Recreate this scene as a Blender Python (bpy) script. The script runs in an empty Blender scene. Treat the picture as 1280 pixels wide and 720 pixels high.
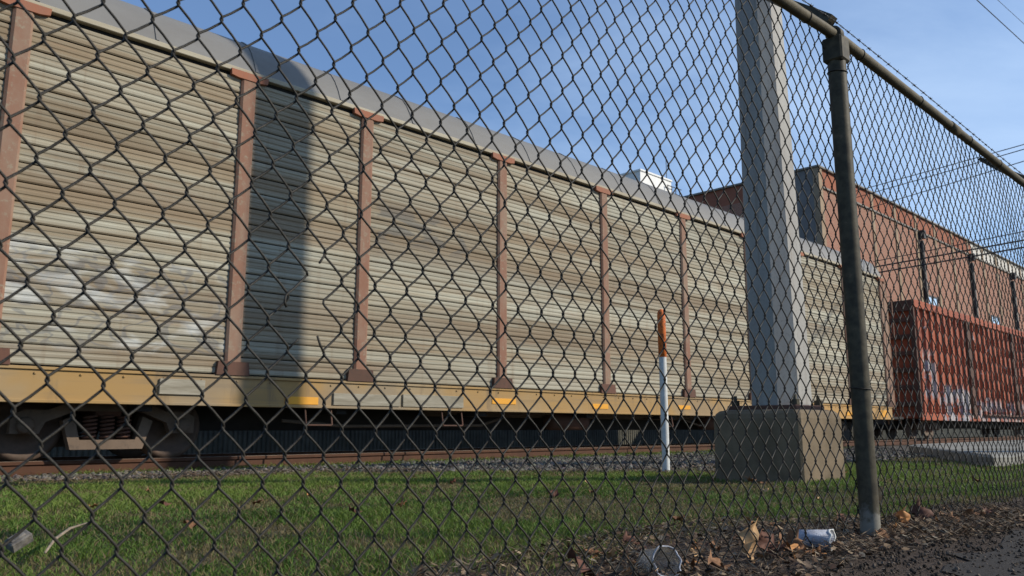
import bpy, math, random
import numpy as np
from mathutils import Vector, Matrix
random.seed(7); rng = np.random.default_rng(7)
SC = bpy.context.scene
COL = SC.collection
R = math.radians
# ------------------------------------------------------------------ camera
CAMH = 0.40; YAW = 45.4; PITCH = 9.84
cam = bpy.data.cameras.new('camera'); camo = bpy.data.objects.new('camera', cam); COL.objects.link(camo)
camo.location = (0, 0, CAMH); camo.rotation_euler = (R(90 + PITCH), 0, R(YAW - 90))
cam.sensor_width = 36; cam.lens = 36 * 1014 / 1280; cam.clip_start = 0.05; cam.clip_end = 3000
cam.dof.use_dof = True; cam.dof.focus_distance = 3.2; cam.dof.aperture_fstop = 9
SC.camera = camo
# ------------------------------------------------------------------ light
AZ = 40.0; EL = 30.0                      # the sun stands behind the camera, to the right
to_sun = Vector((math.sin(R(AZ)) * math.cos(R(EL)), -math.cos(R(AZ)) * math.cos(R(EL)), math.sin(R(EL))))
sun = bpy.data.lights.new('sun', 'SUN'); suno = bpy.data.objects.new('sun', sun); COL.objects.link(suno)
sun.energy = 5.0; sun.angle = R(0.5); sun.color = (1.0, 0.92, 0.78)
suno.rotation_euler = to_sun.to_track_quat('Z', 'Y').to_euler()
suno.location = (10, -20, 20)
SC.view_settings.view_transform = 'Standard'; SC.view_settings.look = 'None'
SC.view_settings.gamma = 1; SC.view_settings.exposure = -0.10

# ------------------------------------------------------------------ node helpers
class NT:
    def __init__(s, tree): s.t = tree; s.n = tree.nodes; s.l = tree.links
    def node(s, typ, **kw):
        n = s.n.new(typ)
        for k, v in kw.items(): setattr(n, k, v)
        return n
    def put(s, sock, v):
        if hasattr(v, 'links') or isinstance(v, bpy.types.NodeSocket): s.l.new(v, sock)
        elif isinstance(v, (tuple, list)) and sock.type == 'RGBA' and len(v) == 3: sock.default_value = (*v, 1)
        else: sock.default_value = v
    def math(s, op, a, b=0.0, c=None, clamp=False):
        n = s.node('ShaderNodeMath', operation=op, use_clamp=clamp)
        s.put(n.inputs[0], a); s.put(n.inputs[1], b)
        if c is not None: s.put(n.inputs[2], c)
        return n.outputs[0]
    def mix(s, f, a, b, mode='MIX'):
        n = s.node('ShaderNodeMix', data_type='RGBA', blend_type=mode)
        s.put(n.inputs[0], f); s.put(n.inputs[6], a); s.put(n.inputs[7], b)
        return n.outputs[2]
    def map(s, v, scale=(1, 1, 1), loc=(0, 0, 0), rot=(0, 0, 0)):
        n = s.node('ShaderNodeMapping'); s.put(n.inputs[0], v)
        n.inputs['Scale'].default_value = scale; n.inputs['Location'].default_value = loc; n.inputs['Rotation'].default_value = rot
        return n.outputs[0]
    def noise(s, v, scale=5, detail=4, rough=.55, dist=0.0):
        n = s.node('ShaderNodeTexNoise'); s.put(n.inputs['Vector'], v)
        n.inputs['Scale'].default_value = scale; n.inputs['Detail'].default_value = detail
        n.inputs['Roughness'].default_value = rough; n.inputs['Distortion'].default_value = dist
        return n.outputs[0]
    def ramp(s, f, *stops):
        n = s.node('ShaderNodeValToRGB'); s.put(n.inputs[0], f); e = n.color_ramp.elements
        while len(e) < len(stops): e.new(.5)
        for i, (p, c) in enumerate(stops):
            e[i].position = p
            if not isinstance(c, (tuple, list)): c = (c, c, c)
            e[i].color = (*c, 1)
        return n.outputs[0]
    def step(s, v, a, b):
        n = s.node('ShaderNodeMapRange', interpolation_type='SMOOTHSTEP'); s.put(n.inputs[0], v)
        n.inputs[1].default_value = a; n.inputs[2].default_value = b
        return n.outputs[0]
    def pos(s): return s.node('ShaderNodeNewGeometry').outputs['Position']
    def xyz(s, v):
        n = s.node('ShaderNodeSeparateXYZ'); s.put(n.inputs[0], v); return n.outputs
    def rnd(s): return s.node('ShaderNodeObjectInfo').outputs['Random']

def make_mat(name, fn, rough=.8, metal=0.0, bump=None, spec=.3):
    m = bpy.data.materials.new(name); m.use_nodes = True
    t = NT(m.node_tree); p = t.n['Principled BSDF']
    r = fn(t)
    if isinstance(r, dict):
        t.put(p.inputs['Base Color'], r['c'])
        if 'r' in r: t.put(p.inputs['Roughness'], r['r'])
        else: p.inputs['Roughness'].default_value = rough
        if 'b' in r:
            b = t.node('ShaderNodeBump'); b.inputs['Strength'].default_value = r.get('bs', .4); b.inputs['Distance'].default_value = r.get('bd', .01)
            t.put(b.inputs['Height'], r['b']); t.put(p.inputs['Normal'], b.outputs[0])
    else:
        t.put(p.inputs['Base Color'], r); p.inputs['Roughness'].default_value = rough
    p.inputs['Metallic'].default_value = metal
    p.inputs['Specular IOR Level'].default_value = spec
    return m

def simple(name, c1, c2, scale=8, rough=.8, metal=0, bump=.3, bd=.004, stretch=(1, 1, 1), spec=.3):
    def fn(t):
        v = t.map(t.pos(), stretch)
        n = t.noise(v, scale, 6, .6)
        n2 = t.noise(v, scale * 6, 3, .6)
        f = t.step(t.math('ADD', t.math('MULTIPLY', n, .75), t.math('MULTIPLY', n2, .25)), .33, .67)
        return dict(c=t.mix(f, c1, c2), r=t.math('ADD', t.math('MULTIPLY', n2, .25), rough - .12), b=n2, bs=bump, bd=bd)
    return make_mat(name, fn, rough, metal, spec=spec)

# world: clear blue sky with thin wisps
W = bpy.data.worlds.new('World'); SC.world = W; W.use_nodes = True
wt = NT(W.node_tree); bg = wt.n['Background']
sky = wt.node('ShaderNodeTexSky', sky_type='NISHITA'); sky.sun_disc = False
sky.sun_elevation = R(EL); sky.sun_rotation = math.atan2(to_sun.x, to_sun.y)
sky.air_density = 1.15; sky.dust_density = .3; sky.ozone_density = 9.0
gen = wt.node('ShaderNodeTexCoord').outputs['Generated']
sx = wt.xyz(gen)
zz = wt.math('ADD', wt.math('ABSOLUTE', sx[2]), .12)
cv = wt.node('ShaderNodeCombineXYZ'); wt.put(cv.inputs[0], wt.math('DIVIDE', sx[0], zz)); wt.put(cv.inputs[1], wt.math('DIVIDE', sx[1], zz))
c1 = wt.noise(wt.map(cv.outputs[0], (.55, .9, 1), (1.3, .4, 0), (0, 0, R(35))), 1.0, 9, .58, .5)
c2 = wt.noise(wt.map(cv.outputs[0], (.25, .3, 1), (3.1, 2.0, 0)), 1.0, 3, .5)
bank = wt.math('MULTIPLY', wt.math('SUBTRACT', sx[0], wt.math('MULTIPLY', sx[1], .35)), .26)     # the wisps thicken toward the right
cl = wt.step(wt.math('ADD', wt.math('ADD', wt.math('MULTIPLY', c1, 1.15), wt.math('MULTIPLY', c2, .35)), bank), .68, 1.18)
SKYMIX = wt.mix(wt.math('ADD', wt.math('MULTIPLY', cl, .62), .14), sky.outputs[0], (4.3, 5.7, 7.8))
wt.put(bg.inputs[0], SKYMIX); bg.inputs[1].default_value = .15

# ------------------------------------------------------------------ mesh helpers
class MB:
    def __init__(s): s.v = []; s.f = []; s.sm = []; s.mi = []; s.m = 0
    def add(s, vs, fs, smooth=False):
        o = len(s.v); s.v += [tuple(p) for p in vs]
        for f in fs: s.f.append(tuple(i + o for i in f)); s.sm.append(smooth); s.mi.append(s.m)
        return s
    def box(s, a, b, bev=0.0, M=None):
        x0, y0, z0 = a; x1, y1, z1 = b
        if bev <= 0:
            vs = [(x0,y0,z0),(x1,y0,z0),(x1,y1,z0),(x0,y1,z0),(x0,y0,z1),(x1,y0,z1),(x1,y1,z1),(x0,y1,z1)]
            fs = [(3,2,1,0),(4,5,6,7),(0,1,5,4),(1,2,6,5),(2,3,7,6),(3,0,4,7)]
        else:
            e = bev; vs = []; X = (x0, x1); Y = (y0, y1); Z = (z0, z1); sg = (1, -1); idx = {}
            for i in (0,1):
                for j in (0,1):
                    for k in (0,1):
                        for ax in range(3):
                            p = [X[i] + sg[i]*e, Y[j] + sg[j]*e, Z[k] + sg[k]*e]
                            p[ax] = (X[i], Y[j], Z[k])[ax]
                            idx[i,j,k,ax] = len(vs); vs.append(tuple(p))
            fs = []
            for i in (0,1):
                q = [idx[i,0,0,0], idx[i,1,0,0], idx[i,1,1,0], idx[i,0,1,0]]; fs.append(q if i else q[::-1])
                q = [idx[0,i,0,1], idx[0,i,1,1], idx[1,i,1,1], idx[1,i,0,1]]; fs.append(q if i else q[::-1])
                q = [idx[0,0,i,2], idx[1,0,i,2], idx[1,1,i,2], idx[0,1,i,2]]; fs.append(q if i else q[::-1])
            for i in (0,1):
                for j in (0,1):
                    fl = (i + j) % 2
                    q = [idx[i,j,0,0], idx[i,j,0,1], idx[i,j,1,1], idx[i,j,1,0]]; fs.append(q if fl else q[::-1])
                    q = [idx[0,i,j,1], idx[0,i,j,2], idx[1,i,j,2], idx[1,i,j,1]]; fs.append(q if fl else q[::-1])
                    q = [idx[i,0,j,2], idx[i,0,j,0], idx[i,1,j,0], idx[i,1,j,2]]; fs.append(q if fl else q[::-1])
                    for k in (0,1):
                        q = [idx[i,j,k,0], idx[i,j,k,1], idx[i,j,k,2]]; fs.append(q if (i+j+k) % 2 else q[::-1])
        if M is not None: vs = [tuple(M @ Vector(p)) for p in vs]
        return s.add(vs, fs)
    def tube(s, pts, r, n=6, cap=True, smooth=True):
        pts = [Vector(p) for p in pts]; rs = r if isinstance(r, (list, tuple)) else [r]*len(pts)
        vs = []; up = None
        for i, p in enumerate(pts):
            d = (pts[min(i+1, len(pts)-1)] - pts[max(i-1, 0)]).normalized()
            if up is None: up = Vector((0,0,1)) if abs(d.z) < .9 else Vector((1,0,0))
            a = d.cross(up).normalized(); b = a.cross(d).normalized(); up = b
            for k in range(n):
                t = 2*math.pi*k/n; vs.append(p + rs[i]*(math.cos(t)*a + math.sin(t)*b))
        fs = []
        for i in range(len(pts)-1):
            for k in range(n):
                fs.append((i*n+k, i*n+(k+1)%n, (i+1)*n+(k+1)%n, (i+1)*n+k))
        if cap: fs.append(tuple(range(n))[::-1]); fs.append(tuple(range((len(pts)-1)*n, len(pts)*n)))
        return s.add(vs, fs, smooth)
    def lathe(s, prof, org, axis=(0,0,1), n=20, smooth=True):
        ax = Vector(axis).normalized(); u = ax.orthogonal().normalized(); w = ax.cross(u); org = Vector(org); vs = []
        for r, h in prof:
            for k in range(n):
                t = 2*math.pi*k/n; vs.append(org + ax*h + r*(math.cos(t)*u + math.sin(t)*w))
        fs = []
        for i in range(len(prof)-1):
            for k in range(n): fs.append((i*n+k, i*n+(k+1)%n, (i+1)*n+(k+1)%n, (i+1)*n+k))
        return s.add(vs, fs, smooth)
    def prism(s, poly, axis, a, b, smooth=False):
        def P(p, t):
            return {'x': (t, p[0], p[1]), 'y': (p[0], t, p[1]), 'z': (p[0], p[1], t)}[axis]
        n = len(poly); vs = [P(p, a) for p in poly] + [P(p, b) for p in poly]
        fs = [tuple(range(n)), tuple(range(2*n-1, n-1, -1))] + [(i, i+n, (i+1)%n+n, (i+1)%n) for i in range(n)]
        return s.add(vs, fs, smooth)
    def mesh(s, name, mat, org=(0,0,0)):
        me = bpy.data.meshes.new(name)
        v = [(p[0]-org[0], p[1]-org[1], p[2]-org[2]) for p in s.v]
        me.from_pydata(v, [], s.f); me.polygons.foreach_set('use_smooth', s.sm)
        mats = mat if isinstance(mat, list) else [mat]
        for m in mats: me.materials.append(m)
        if len(mats) > 1: me.polygons.foreach_set('material_index', s.mi)
        me.update(); return me
    def build(s, name, mat, parent=None, org=None):
        if org is None: org = worldloc(parent) if parent else (0,0,0)
        return link(name, s.mesh(name, mat, org), parent)
def worldloc(o):
    v = Vector((0,0,0))
    while o is not None: v += o.location; o = o.parent
    return v
def link(name, me, parent=None, loc=(0,0,0)):
    o = bpy.data.objects.new(name, me); COL.objects.link(o); o.parent = parent; o.location = loc; return o
def tag(o, label, cat, group=None, kind=None):
    if label: o['label'] = label
    if cat: o['category'] = cat
    if group: o['group'] = group
    if kind: o['kind'] = kind
    return o
def thing(name, label, cat, loc=(0,0,0), group=None):
    return tag(link(name, None, None, loc), label, cat, group)
def np_mesh(name, V, F, mat, col=None, smooth=False):
    me = bpy.data.meshes.new(name); V = np.asarray(V, np.float32); F = np.asarray(F, np.int32); k = F.shape[1]
    me.vertices.add(len(V)); me.vertices.foreach_set('co', V.ravel())
    me.loops.add(F.size); me.loops.foreach_set('vertex_index', F.ravel())
    me.polygons.add(len(F)); me.polygons.foreach_set('loop_start', np.arange(0, F.size, k, dtype=np.int32))
    me.polygons.foreach_set('use_smooth', np.full(len(F), smooth))
    if col is not None:
        a = me.color_attributes.new('tint', 'FLOAT_COLOR', 'POINT')
        a.data.foreach_set('color', np.c_[col, np.ones(len(col))].astype(np.float32).ravel())
    me.materials.append(mat); me.update(); me.validate(); return me
def pnoise(x, y, sc, seed):                       # cheap smooth field for scatter
    r = np.random.default_rng(seed); o = np.zeros_like(x)
    for k in range(7):
        a = r.uniform(0, 6.283); f = sc * r.uniform(.5, 2.0); o += np.sin(f*(x*math.cos(a) + y*math.sin(a)) + r.uniform(0, 6.283)) / 7
    return o * 1.7

# ------------------------------------------------------------------ materials
def mk_panel():
    def fn(t):
        p = t.pos(); x = t.xyz(p)
        row = t.noise(t.map(p, (.10, .4, 2.3)), 1.0, 3, .6)
        streak = t.noise(t.map(p, (.22, .4, 14)), 1.0, 5, .65)
        patch = t.noise(t.map(p, (.9, .4, .7)), 1.0, 4, .6)
        f = t.step(t.math('ADD', t.math('MULTIPLY', row, .62), t.math('MULTIPLY', streak, .45)), .42, .66)
        c = t.mix(f, (.20, .150, .092), (.365, .35, .275))
        c = t.mix(t.step(patch, .42, .72), c, t.mix(.5, c, (.29, .245, .165)))
        # deck-level grime bands
        for z0, w, k in ((3.32, .17, .55), (2.1, .16, .55), (4.0, .10, .35), (1.3, .12, .3)):
            d = t.math('ABSOLUTE', t.math('SUBTRACT', t.math('ADD', x[2], t.math('MULTIPLY', t.math('SUBTRACT', streak, .5), .12)), z0))
            c = t.mix(t.math('MULTIPLY', t.math('SUBTRACT', 1.0, t.step(d, w*.6, w*1.3)), k), c, (.20, .145, .09))
        rust = t.step(t.noise(t.map(p, (.6, .4, 5)), 1.0, 6, .7), .60, .75)
        c = t.mix(t.math('MULTIPLY', rust, .35), c, (.25, .13, .07))
        runs = t.noise(t.map(p, (7, .4, .35)), 1.0, 4, .6)
        c = t.mix(t.math('MULTIPLY', t.step(runs, .55, .74), .38), c, (.19, .13, .08))
        vary = t.math('ADD', .86, t.math('MULTIPLY', t.rnd(), .26))
        c = t.mix(1.0, c, vary, 'MULTIPLY')
        # faded graffiti, flat paint on the screens
        def mask(x0, x1, z0, z1, e=.25):
            return t.math('MULTIPLY', t.math('MULTIPLY', t.step(x[0], x0, x0+e), t.math('SUBTRACT', 1.0, t.step(x[0], x1-e, x1))),
                          t.math('MULTIPLY', t.step(x[2], z0, z0+e), t.math('SUBTRACT', 1.0, t.step(x[2], z1-e, z1))))
        g = t.noise(t.map(p, (.75, .4, 1.5), rot=(0, R(20), 0)), 1.7, 2.0, .5, 1.6)
        m = mask(1.0, 5.2, 1.25, 2.75)
        out = t.step(t.math('ABSOLUTE', t.math('SUBTRACT', g, .50)), .02, .05)
        c = t.mix(t.math('MULTIPLY', t.math('MULTIPLY', t.math('SUBTRACT', 1.0, out), m), .5), c, (.10, .105, .115))
        g = t.noise(t.map(p, (.5, .4, 1.5), rot=(0, R(20), 0)), 1.7, 2.5, .5, 1.6)
        c = t.mix(t.math('MULTIPLY', t.math('MULTIPLY', t.step(g, .47, .66), m), .62), c, (.52, .53, .50))
        g2 = t.noise(t.map(p, (.8, .4, 2.4), (3, 0, 1)), 1.6, 2.0, .5, 1.2)
        m2 = mask(7.3, 9.6, 3.3, 4.15)
        c = t.mix(t.math('MULTIPLY', t.math('MULTIPLY', t.step(g2, .50, .57), m2), .6), c, (.09, .09, .085))
        return dict(c=c, r=.75, b=t.noise(t.map(p, (8, 8, 30)), 1.0, 3), bs=.25, bd=.004)
    return make_mat('galvanised_screen', fn, spec=.35)
M = {}
M['panel'] = mk_panel()
def mk_rust(name, a, b, c3, k=.55):
    def fn(t):
        p = t.pos(); n = t.noise(t.map(p, (1.6, 1.6, .8)), 1.2, 6, .65); d = t.noise(p, 14, 4, .7)
        c = t.mix(t.step(n, .35, .68), a, b)
        c = t.mix(t.math('MULTIPLY', t.step(d, .52, .70), k), c, c3)
        return dict(c=c, r=.8, b=d, bs=.35, bd=.004)
    return make_mat(name, fn)
M['red_post'] = mk_rust('faded_red_paint', (.225, .11, .07), (.25, .165, .115), (.27, .23, .165), .75)
M['orange_red'] = mk_rust('orange_red_primer', (.31, .115, .06), (.27, .125, .08), (.25, .09, .05), .4)
M['dark_rust_and_shade'] = mk_rust('dark_rust_and_shade', (.085, .045, .03), (.13, .06, .04), (.05, .035, .03))  # rusty steel; also the shade painted into the red wagon's end
M['rail_top'] = simple('polished_rail_top', (.36, .29, .23), (.28, .21, .16), 3, .45, .3, stretch=(.3, 8, 1))
M['end_door'] = mk_rust('end_door_rust', (.17, .09, .055), (.21, .13, .085), (.10, .05, .035), .6)
M['rail_rust'] = mk_rust('rail_rust', (.085, .036, .018), (.062, .027, .015), (.11, .05, .026), .5)
M['bogie'] = mk_rust('bogie_dirt', (.12, .085, .06), (.17, .12, .085), (.07, .055, .045), .6)
def mk_car(name):
    def fn(t):
        p = t.pos(); x = t.xyz(p)
        n = t.noise(t.map(p, (.8, .8, .35)), 1.0, 6, .65); d = t.noise(p, 9, 5, .7)
        c = t.mix(t.step(n, .33, .7), (.34, .085, .035), (.25, .06, .03))
        c = t.mix(t.math('MULTIPLY', t.step(d, .54, .72), .6), c, (.15, .05, .03))
        g = t.noise(t.map(p, (.7, .4, 1.0)), 1.4, 3, .6, 1.2)
        def box(x0, x1, z0, z1, e=.3):
            return t.math('MULTIPLY', t.math('MULTIPLY', t.step(x[0], x0, x0+e), t.math('SUBTRACT', 1.0, t.step(x[0], x1-e, x1))),
                          t.math('MULTIPLY', t.step(x[2], z0, z0+e), t.math('SUBTRACT', 1.0, t.step(x[2], z1-e, z1))))
        m = t.math('ADD', box(33.4, 37.6, .3, 2.2), box(32.0, 33.3, 1.4, 3.4), clamp=True)
        m = t.math('ADD', m, t.math('MULTIPLY', box(37.7, 47, .3, 1.7), .8), clamp=True)
        c = t.mix(t.math('MULTIPLY', t.math('MULTIPLY', t.step(g, .46, .56), .75), m), c, (.42, .44, .43))
        c = t.mix(t.math('MULTIPLY', t.step(t.noise(p, 2.4, 3, .6, .8), .52, .58), t.math('MULTIPLY', m, .8)), c, (.20, .21, .25))
        c = t.mix(t.step(t.noise(t.map(p, (1, 1, 1), (4, 2, 1)), 3.0, 2), .70, .72), c, (.6, .55, .5))
        return dict(c=c, r=.72, b=d, bs=.3, bd=.006)
    return make_mat(name, fn)
M['red_car'] = mk_car('weathered_red_oxide')
def mk_sill():
    def fn(t):
        p = t.pos(); x = t.xyz(p)
        s = t.noise(t.map(p, (.35, .5, 9)), 1.0, 5, .65); n = t.noise(t.map(p, (.5, .5, .7)), 1.0, 4, .6)
        c = t.mix(t.step(n, .38, .64), (.335, .205, .075), (.30, .225, .13))
        c = t.mix(t.math('MULTIPLY', t.step(s, .47, .68), .6), c, (.22, .155, .085))
        c = t.mix(t.math('MULTIPLY', t.step(t.noise(t.map(p, (.45, .5, .4), (2, 0, 0)), 1.0, 3), .56, .66), .6), c, (.21, .17, .12))
        c = t.mix(t.math('MULTIPLY', t.step(t.noise(t.map(p, (5, .5, .6)), 1.0, 4, .65), .52, .70), .55), c, (.15, .11, .07))
        c = t.mix(t.step(x[0], 15, 24), c, t.mix(.4, c, (.52, .27, .06)))
        return dict(c=c, r=.75, b=s, bs=.2, bd=.004)
    return make_mat('yellow_sill_paint', fn)
M['sill'] = mk_sill()
M['decal'] = simple('reflector_yellow', (.72, .33, .025), (.65, .30, .03), 5, .5)
M['sillplate'] = simple('pale_grey_plate', (.33, .30, .235), (.20, .175, .125), 2.5, .7, stretch=(.5, 1, 5))
M['cornice'] = simple('tan_top_chord', (.40, .36, .27), (.32, .27, .19), 2, .75, stretch=(.4, 1, 3))
M['roof'] = simple('grey_roof_steel', (.185, .178, .165), (.16, .152, .14), 1.2, .6, stretch=(.5, 1, 1))
M['dark'] = simple('dark_underframe', (.022, .02, .018), (.035, .03, .027), 5, .9)
M['black_gap'] = simple('dark_interior', (.018, .017, .016), (.026, .024, .022), 5, .95)
M['wheel'] = simple('wheel_steel', (.075, .05, .035), (.11, .07, .05), 8, .7)
M['wire'] = simple('dark_fence_wire', (.020, .018, .014), (.036, .031, .024), 60, .6, 0.2, spec=.35)
def mk_post():
    def fn(t):
        p = t.pos(); x = t.xyz(p); n = t.noise(p, 25, 5, .6); d = t.noise(p, 90, 3, .6)
        c = t.mix(t.step(n, .35, .65), (.052, .045, .032), (.088, .075, .050))
        w = t.math('SUBTRACT', 1.0, t.step(t.math('ADD', x[2], t.math('MULTIPLY', t.math('SUBTRACT', n, .5), .30)), .05, .13))
        c = t.mix(t.math('MULTIPLY', w, .75), c, (.26, .245, .21))
        c = t.mix(t.math('MULTIPLY', t.step(n, .63, .70), .5), c, (.16, .12, .08))
        return dict(c=c, r=.55, b=d, bs=.25, bd=.002)
    return make_mat('dark_post_paint', fn, spec=.12)
M['fencepost'] = mk_post()
M['railpipe'] = simple('top_rail_paint', (.135, .112, .072), (.09, .075, .048), 30, .6, 0, spec=.12)
M['worn'] = simple('worn_zinc', (.30, .30, .285), (.16, .16, .15), 40, .6, .2)
M['barb'] = simple('barbed_wire_steel', (.03, .03, .032), (.05, .048, .045), 60, .6, .4)
def mk_pole():
    def fn(t):
        p = t.pos(); x = t.xyz(p)
        n = t.noise(t.map(p, (2, 2, .35)), 1.4, 6, .65); d = t.noise(p, 45, 4, .7)
        c = t.mix(t.step(n, .35, .68), (.265, .25, .23), (.335, .325, .295))
        c = t.mix(t.math('MULTIPLY', t.step(d, .50, .70), .5), c, (.17, .16, .145))
        run = t.noise(t.map(p, (14, 14, .5)), 1.0, 4, .6)
        c = t.mix(t.math('MULTIPLY', t.step(run, .56, .72), .45), c, (.17, .125, .085))
        return dict(c=c, r=.7, b=d, bs=.3, bd=.003)
    return make_mat('galvanised_pole', fn, metal=.0, spec=.4)
M['pole'] = mk_pole()
def mk_conc(name, a, b, sc=3):
    def fn(t):
        p = t.pos(); n = t.noise(p, sc, 7, .65); d = t.noise(p, 55, 4, .7); s = t.noise(t.map(p, (5, 5, .7)), 1.5, 4, .6)
        c = t.mix(t.step(n, .34, .68), a, b)
        c = t.mix(t.math('MULTIPLY', t.step(s, .5, .7), .45), c, (.13, .105, .075))
        c = t.mix(t.math('MULTIPLY', t.step(d, .58, .72), .5), c, (.09, .08, .065))
        return dict(c=c, r=.9, b=t.math('ADD', d, n), bs=.5, bd=.006)
    return make_mat(name, fn)
M['conc'] = mk_conc('weathered_concrete', (.20, .15, .095), (.12, .09, .056))
M['barrier'] = mk_conc('dirty_sheet_metal', (.15, .145, .12), (.09, .09, .075), 2)
M['pad'] = mk_conc('pale_concrete', (.26, .25, .22), (.19, .18, .155), 1.2)
def mk_brick():
    def fn(t):
        p = t.pos(); x = t.xyz(p)
        cv = t.node('ShaderNodeCombineXYZ'); t.put(cv.inputs[0], t.math('ADD', x[0], x[1])); t.put(cv.inputs[1], x[2])
        b = t.node('ShaderNodeTexBrick'); t.put(b.inputs['Vector'], cv.outputs[0])
        b.inputs['Color1'].default_value = (.34, .125, .075, 1); b.inputs['Color2'].default_value = (.25, .09, .055, 1); b.inputs['Mortar'].default_value = (.32, .26, .2, 1)
        b.inputs['Scale'].default_value = 1; b.inputs['Mortar Size'].default_value = .010; b.inputs['Brick Width'].default_value = .23; b.inputs['Row Height'].default_value = .075
        n = t.noise(t.map(p, (.18, .18, .12)), 1.0, 6, .65)
        c = t.mix(t.math('MULTIPLY', t.step(n, .4, .7), .4), b.outputs[0], (.28, .16, .11))
        n2 = t.noise(t.map(p, (.8, .8, .15)), 1.0, 4, .6)
        c = t.mix(t.math('MULTIPLY', t.step(n2, .55, .75), .5), c, (.16, .09, .065))
        return dict(c=c, r=.9, b=b.outputs[1], bs=-.3, bd=.01)
    return make_mat('red_brick', fn)
M['brick'] = mk_brick()
M['parapet'] = simple('orange_brick_parapet', (.31, .115, .065), (.25, .09, .055), .7, .9)
M['whitewall'] = simple('whitewashed_brick', (.62, .60, .55), (.48, .44, .38), .8, .85)
M['stone'] = simple('pale_mortar_strip', (.33, .25, .17), (.26, .185, .12), 1.0, .9)
M['stucco'] = simple('grey_render', (.20, .19, .18), (.15, .14, .135), .9, .9)
M['coping'] = simple('lead_coping', (.16, .15, .13), (.22, .2, .17), 1.5, .7)
M['pipe'] = simple('dark_downpipe', (.03, .03, .033), (.05, .05, .05), 6, .6)
M['white'] = simple('white_paint', (.80, .79, .76), (.70, .69, .66), .8, .7)
M['frame'] = simple('dark_window_frame', (.035, .035, .04), (.05, .05, .05), 6, .6)
m = bpy.data.materials.new('window_glass'); m.use_nodes = True; p = m.node_tree.nodes['Principled BSDF']
p.inputs['Base Color'].default_value = (.85, .90, .92, 1); p.inputs['Roughness'].default_value = .12; p.inputs['Metallic'].default_value = .75; M['glass'] = m
M['cable'] = simple('black_cable', (.02, .02, .022), (.03, .03, .03), 5, .6)
M['tie'] = simple('weathered_tie', (.07, .055, .04), (.11, .085, .065), 10, .95, stretch=(1, .2, 1))
M['markwhite'] = simple('marker_white', (.62, .63, .62), (.50, .50, .48), 14, .5, bump=.1)
def mk_orange():
    def fn(t):
        p = t.pos(); n = t.noise(p, 30, 5, .7)
        c = t.mix(t.step(n, .52, .62), (.62, .15, .03), (.16, .05, .02))
        return dict(c=c, r=.6, b=n, bs=.3, bd=.003)
    return make_mat('chipped_orange_paint', fn)
M['orange'] = mk_orange()
M['paper'] = simple('white_paper_cup', (.44, .46, .52), (.30, .31, .35), 45, .6, bump=.5, bd=.006)
m = bpy.data.materials.new('clear_plastic'); m.use_nodes = True; t = NT(m.node_tree); p = t.n['Principled BSDF']
p.inputs['Base Color'].default_value = (.50, .50, .48, 1); p.inputs['Roughness'].default_value = .25; p.inputs['Transmission Weight'].default_value = .55; p.inputs['IOR'].default_value = 1.2; p.inputs['Alpha'].default_value = .5; M['plastic'] = m
def mk_leaf(name, a, b):
    def fn(t):
        p = t.node('ShaderNodeTexCoord').outputs['Object']; n = t.noise(p, 40, 5, .7)
        c = t.mix(t.step(n, .35, .65), a, b)
        return dict(c=c, r=.75, b=n, bs=.5, bd=.002)
    return make_mat(name, fn)
M['leaf_tan'] = mk_leaf('leaf_tan', (.42, .25, .12), (.52, .33, .17))
M['leaf_brown'] = mk_leaf('leaf_brown', (.16, .075, .035), (.24, .12, .055))
M['leaf_dark'] = mk_leaf('leaf_dark', (.075, .03, .02), (.12, .05, .03))
M['leaf_orange'] = mk_leaf('leaf_orange', (.34, .14, .045), (.42, .20, .07))
M['stick'] = mk_leaf('bleached_stick', (.22, .17, .12), (.30, .245, .175))
M['chunk'] = mk_conc('concrete_chunk', (.20, .185, .165), (.11, .10, .09), 45)
def attr_mat(name, rough, trans=0.0, spec=.2):
    def fn(t):
        a = t.node('ShaderNodeAttribute', attribute_name='tint'); return a.outputs['Color']
    m = make_mat(name, fn, rough, spec=spec)
    if trans:
        t = NT(m.node_tree); p = t.n['Principled BSDF']; o = t.n['Material Output']
        tr = t.node('ShaderNodeBsdfTranslucent'); t.put(tr.inputs[0], [n for n in t.n if n.type == 'ATTRIBUTE'][0].outputs['Color'])
        mx = t.node('ShaderNodeMixShader'); mx.inputs[0].default_value = trans
        t.l.new(p.outputs[0], mx.inputs[1]); t.l.new(tr.outputs[0], mx.inputs[2]); t.l.new(mx.outputs[0], o.inputs[0])
    return m
M['grass'] = attr_mat('grass_blades', .6, .3); M['stones'] = attr_mat('crushed_stone', .9); M['litter'] = attr_mat('dry_litter', .85)
def mk_ground():
    def fn(t):
        p = t.pos(); n = t.noise(p, .9, 7, .65); d = t.noise(p, 30, 5, .7)
        c = t.mix(t.step(n, .35, .65), (.045, .052, .02), (.085, .070, .035))
        c = t.mix(t.math('MULTIPLY', t.step(d, .5, .7), .5), c, (.035, .03, .02))
        return dict(c=c, r=.95, b=d, bs=.8, bd=.02)
    return make_mat('turf_soil', fn)
M['ground'] = mk_ground()
M['soil'] = simple('dark_mulch_soil', (.050, .034, .024), (.085, .060, .043), 28, .95, bump=.9, bd=.015)
M['asphalt'] = simple('old_asphalt', (.028, .024, .021), (.044, .038, .033), 60, .92, bump=.6, bd=.006)
M['gravel'] = simple('grey_gravel', (.07, .062, .052), (.12, .105, .09), 35, .95, bump=.9, bd=.02)

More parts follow.
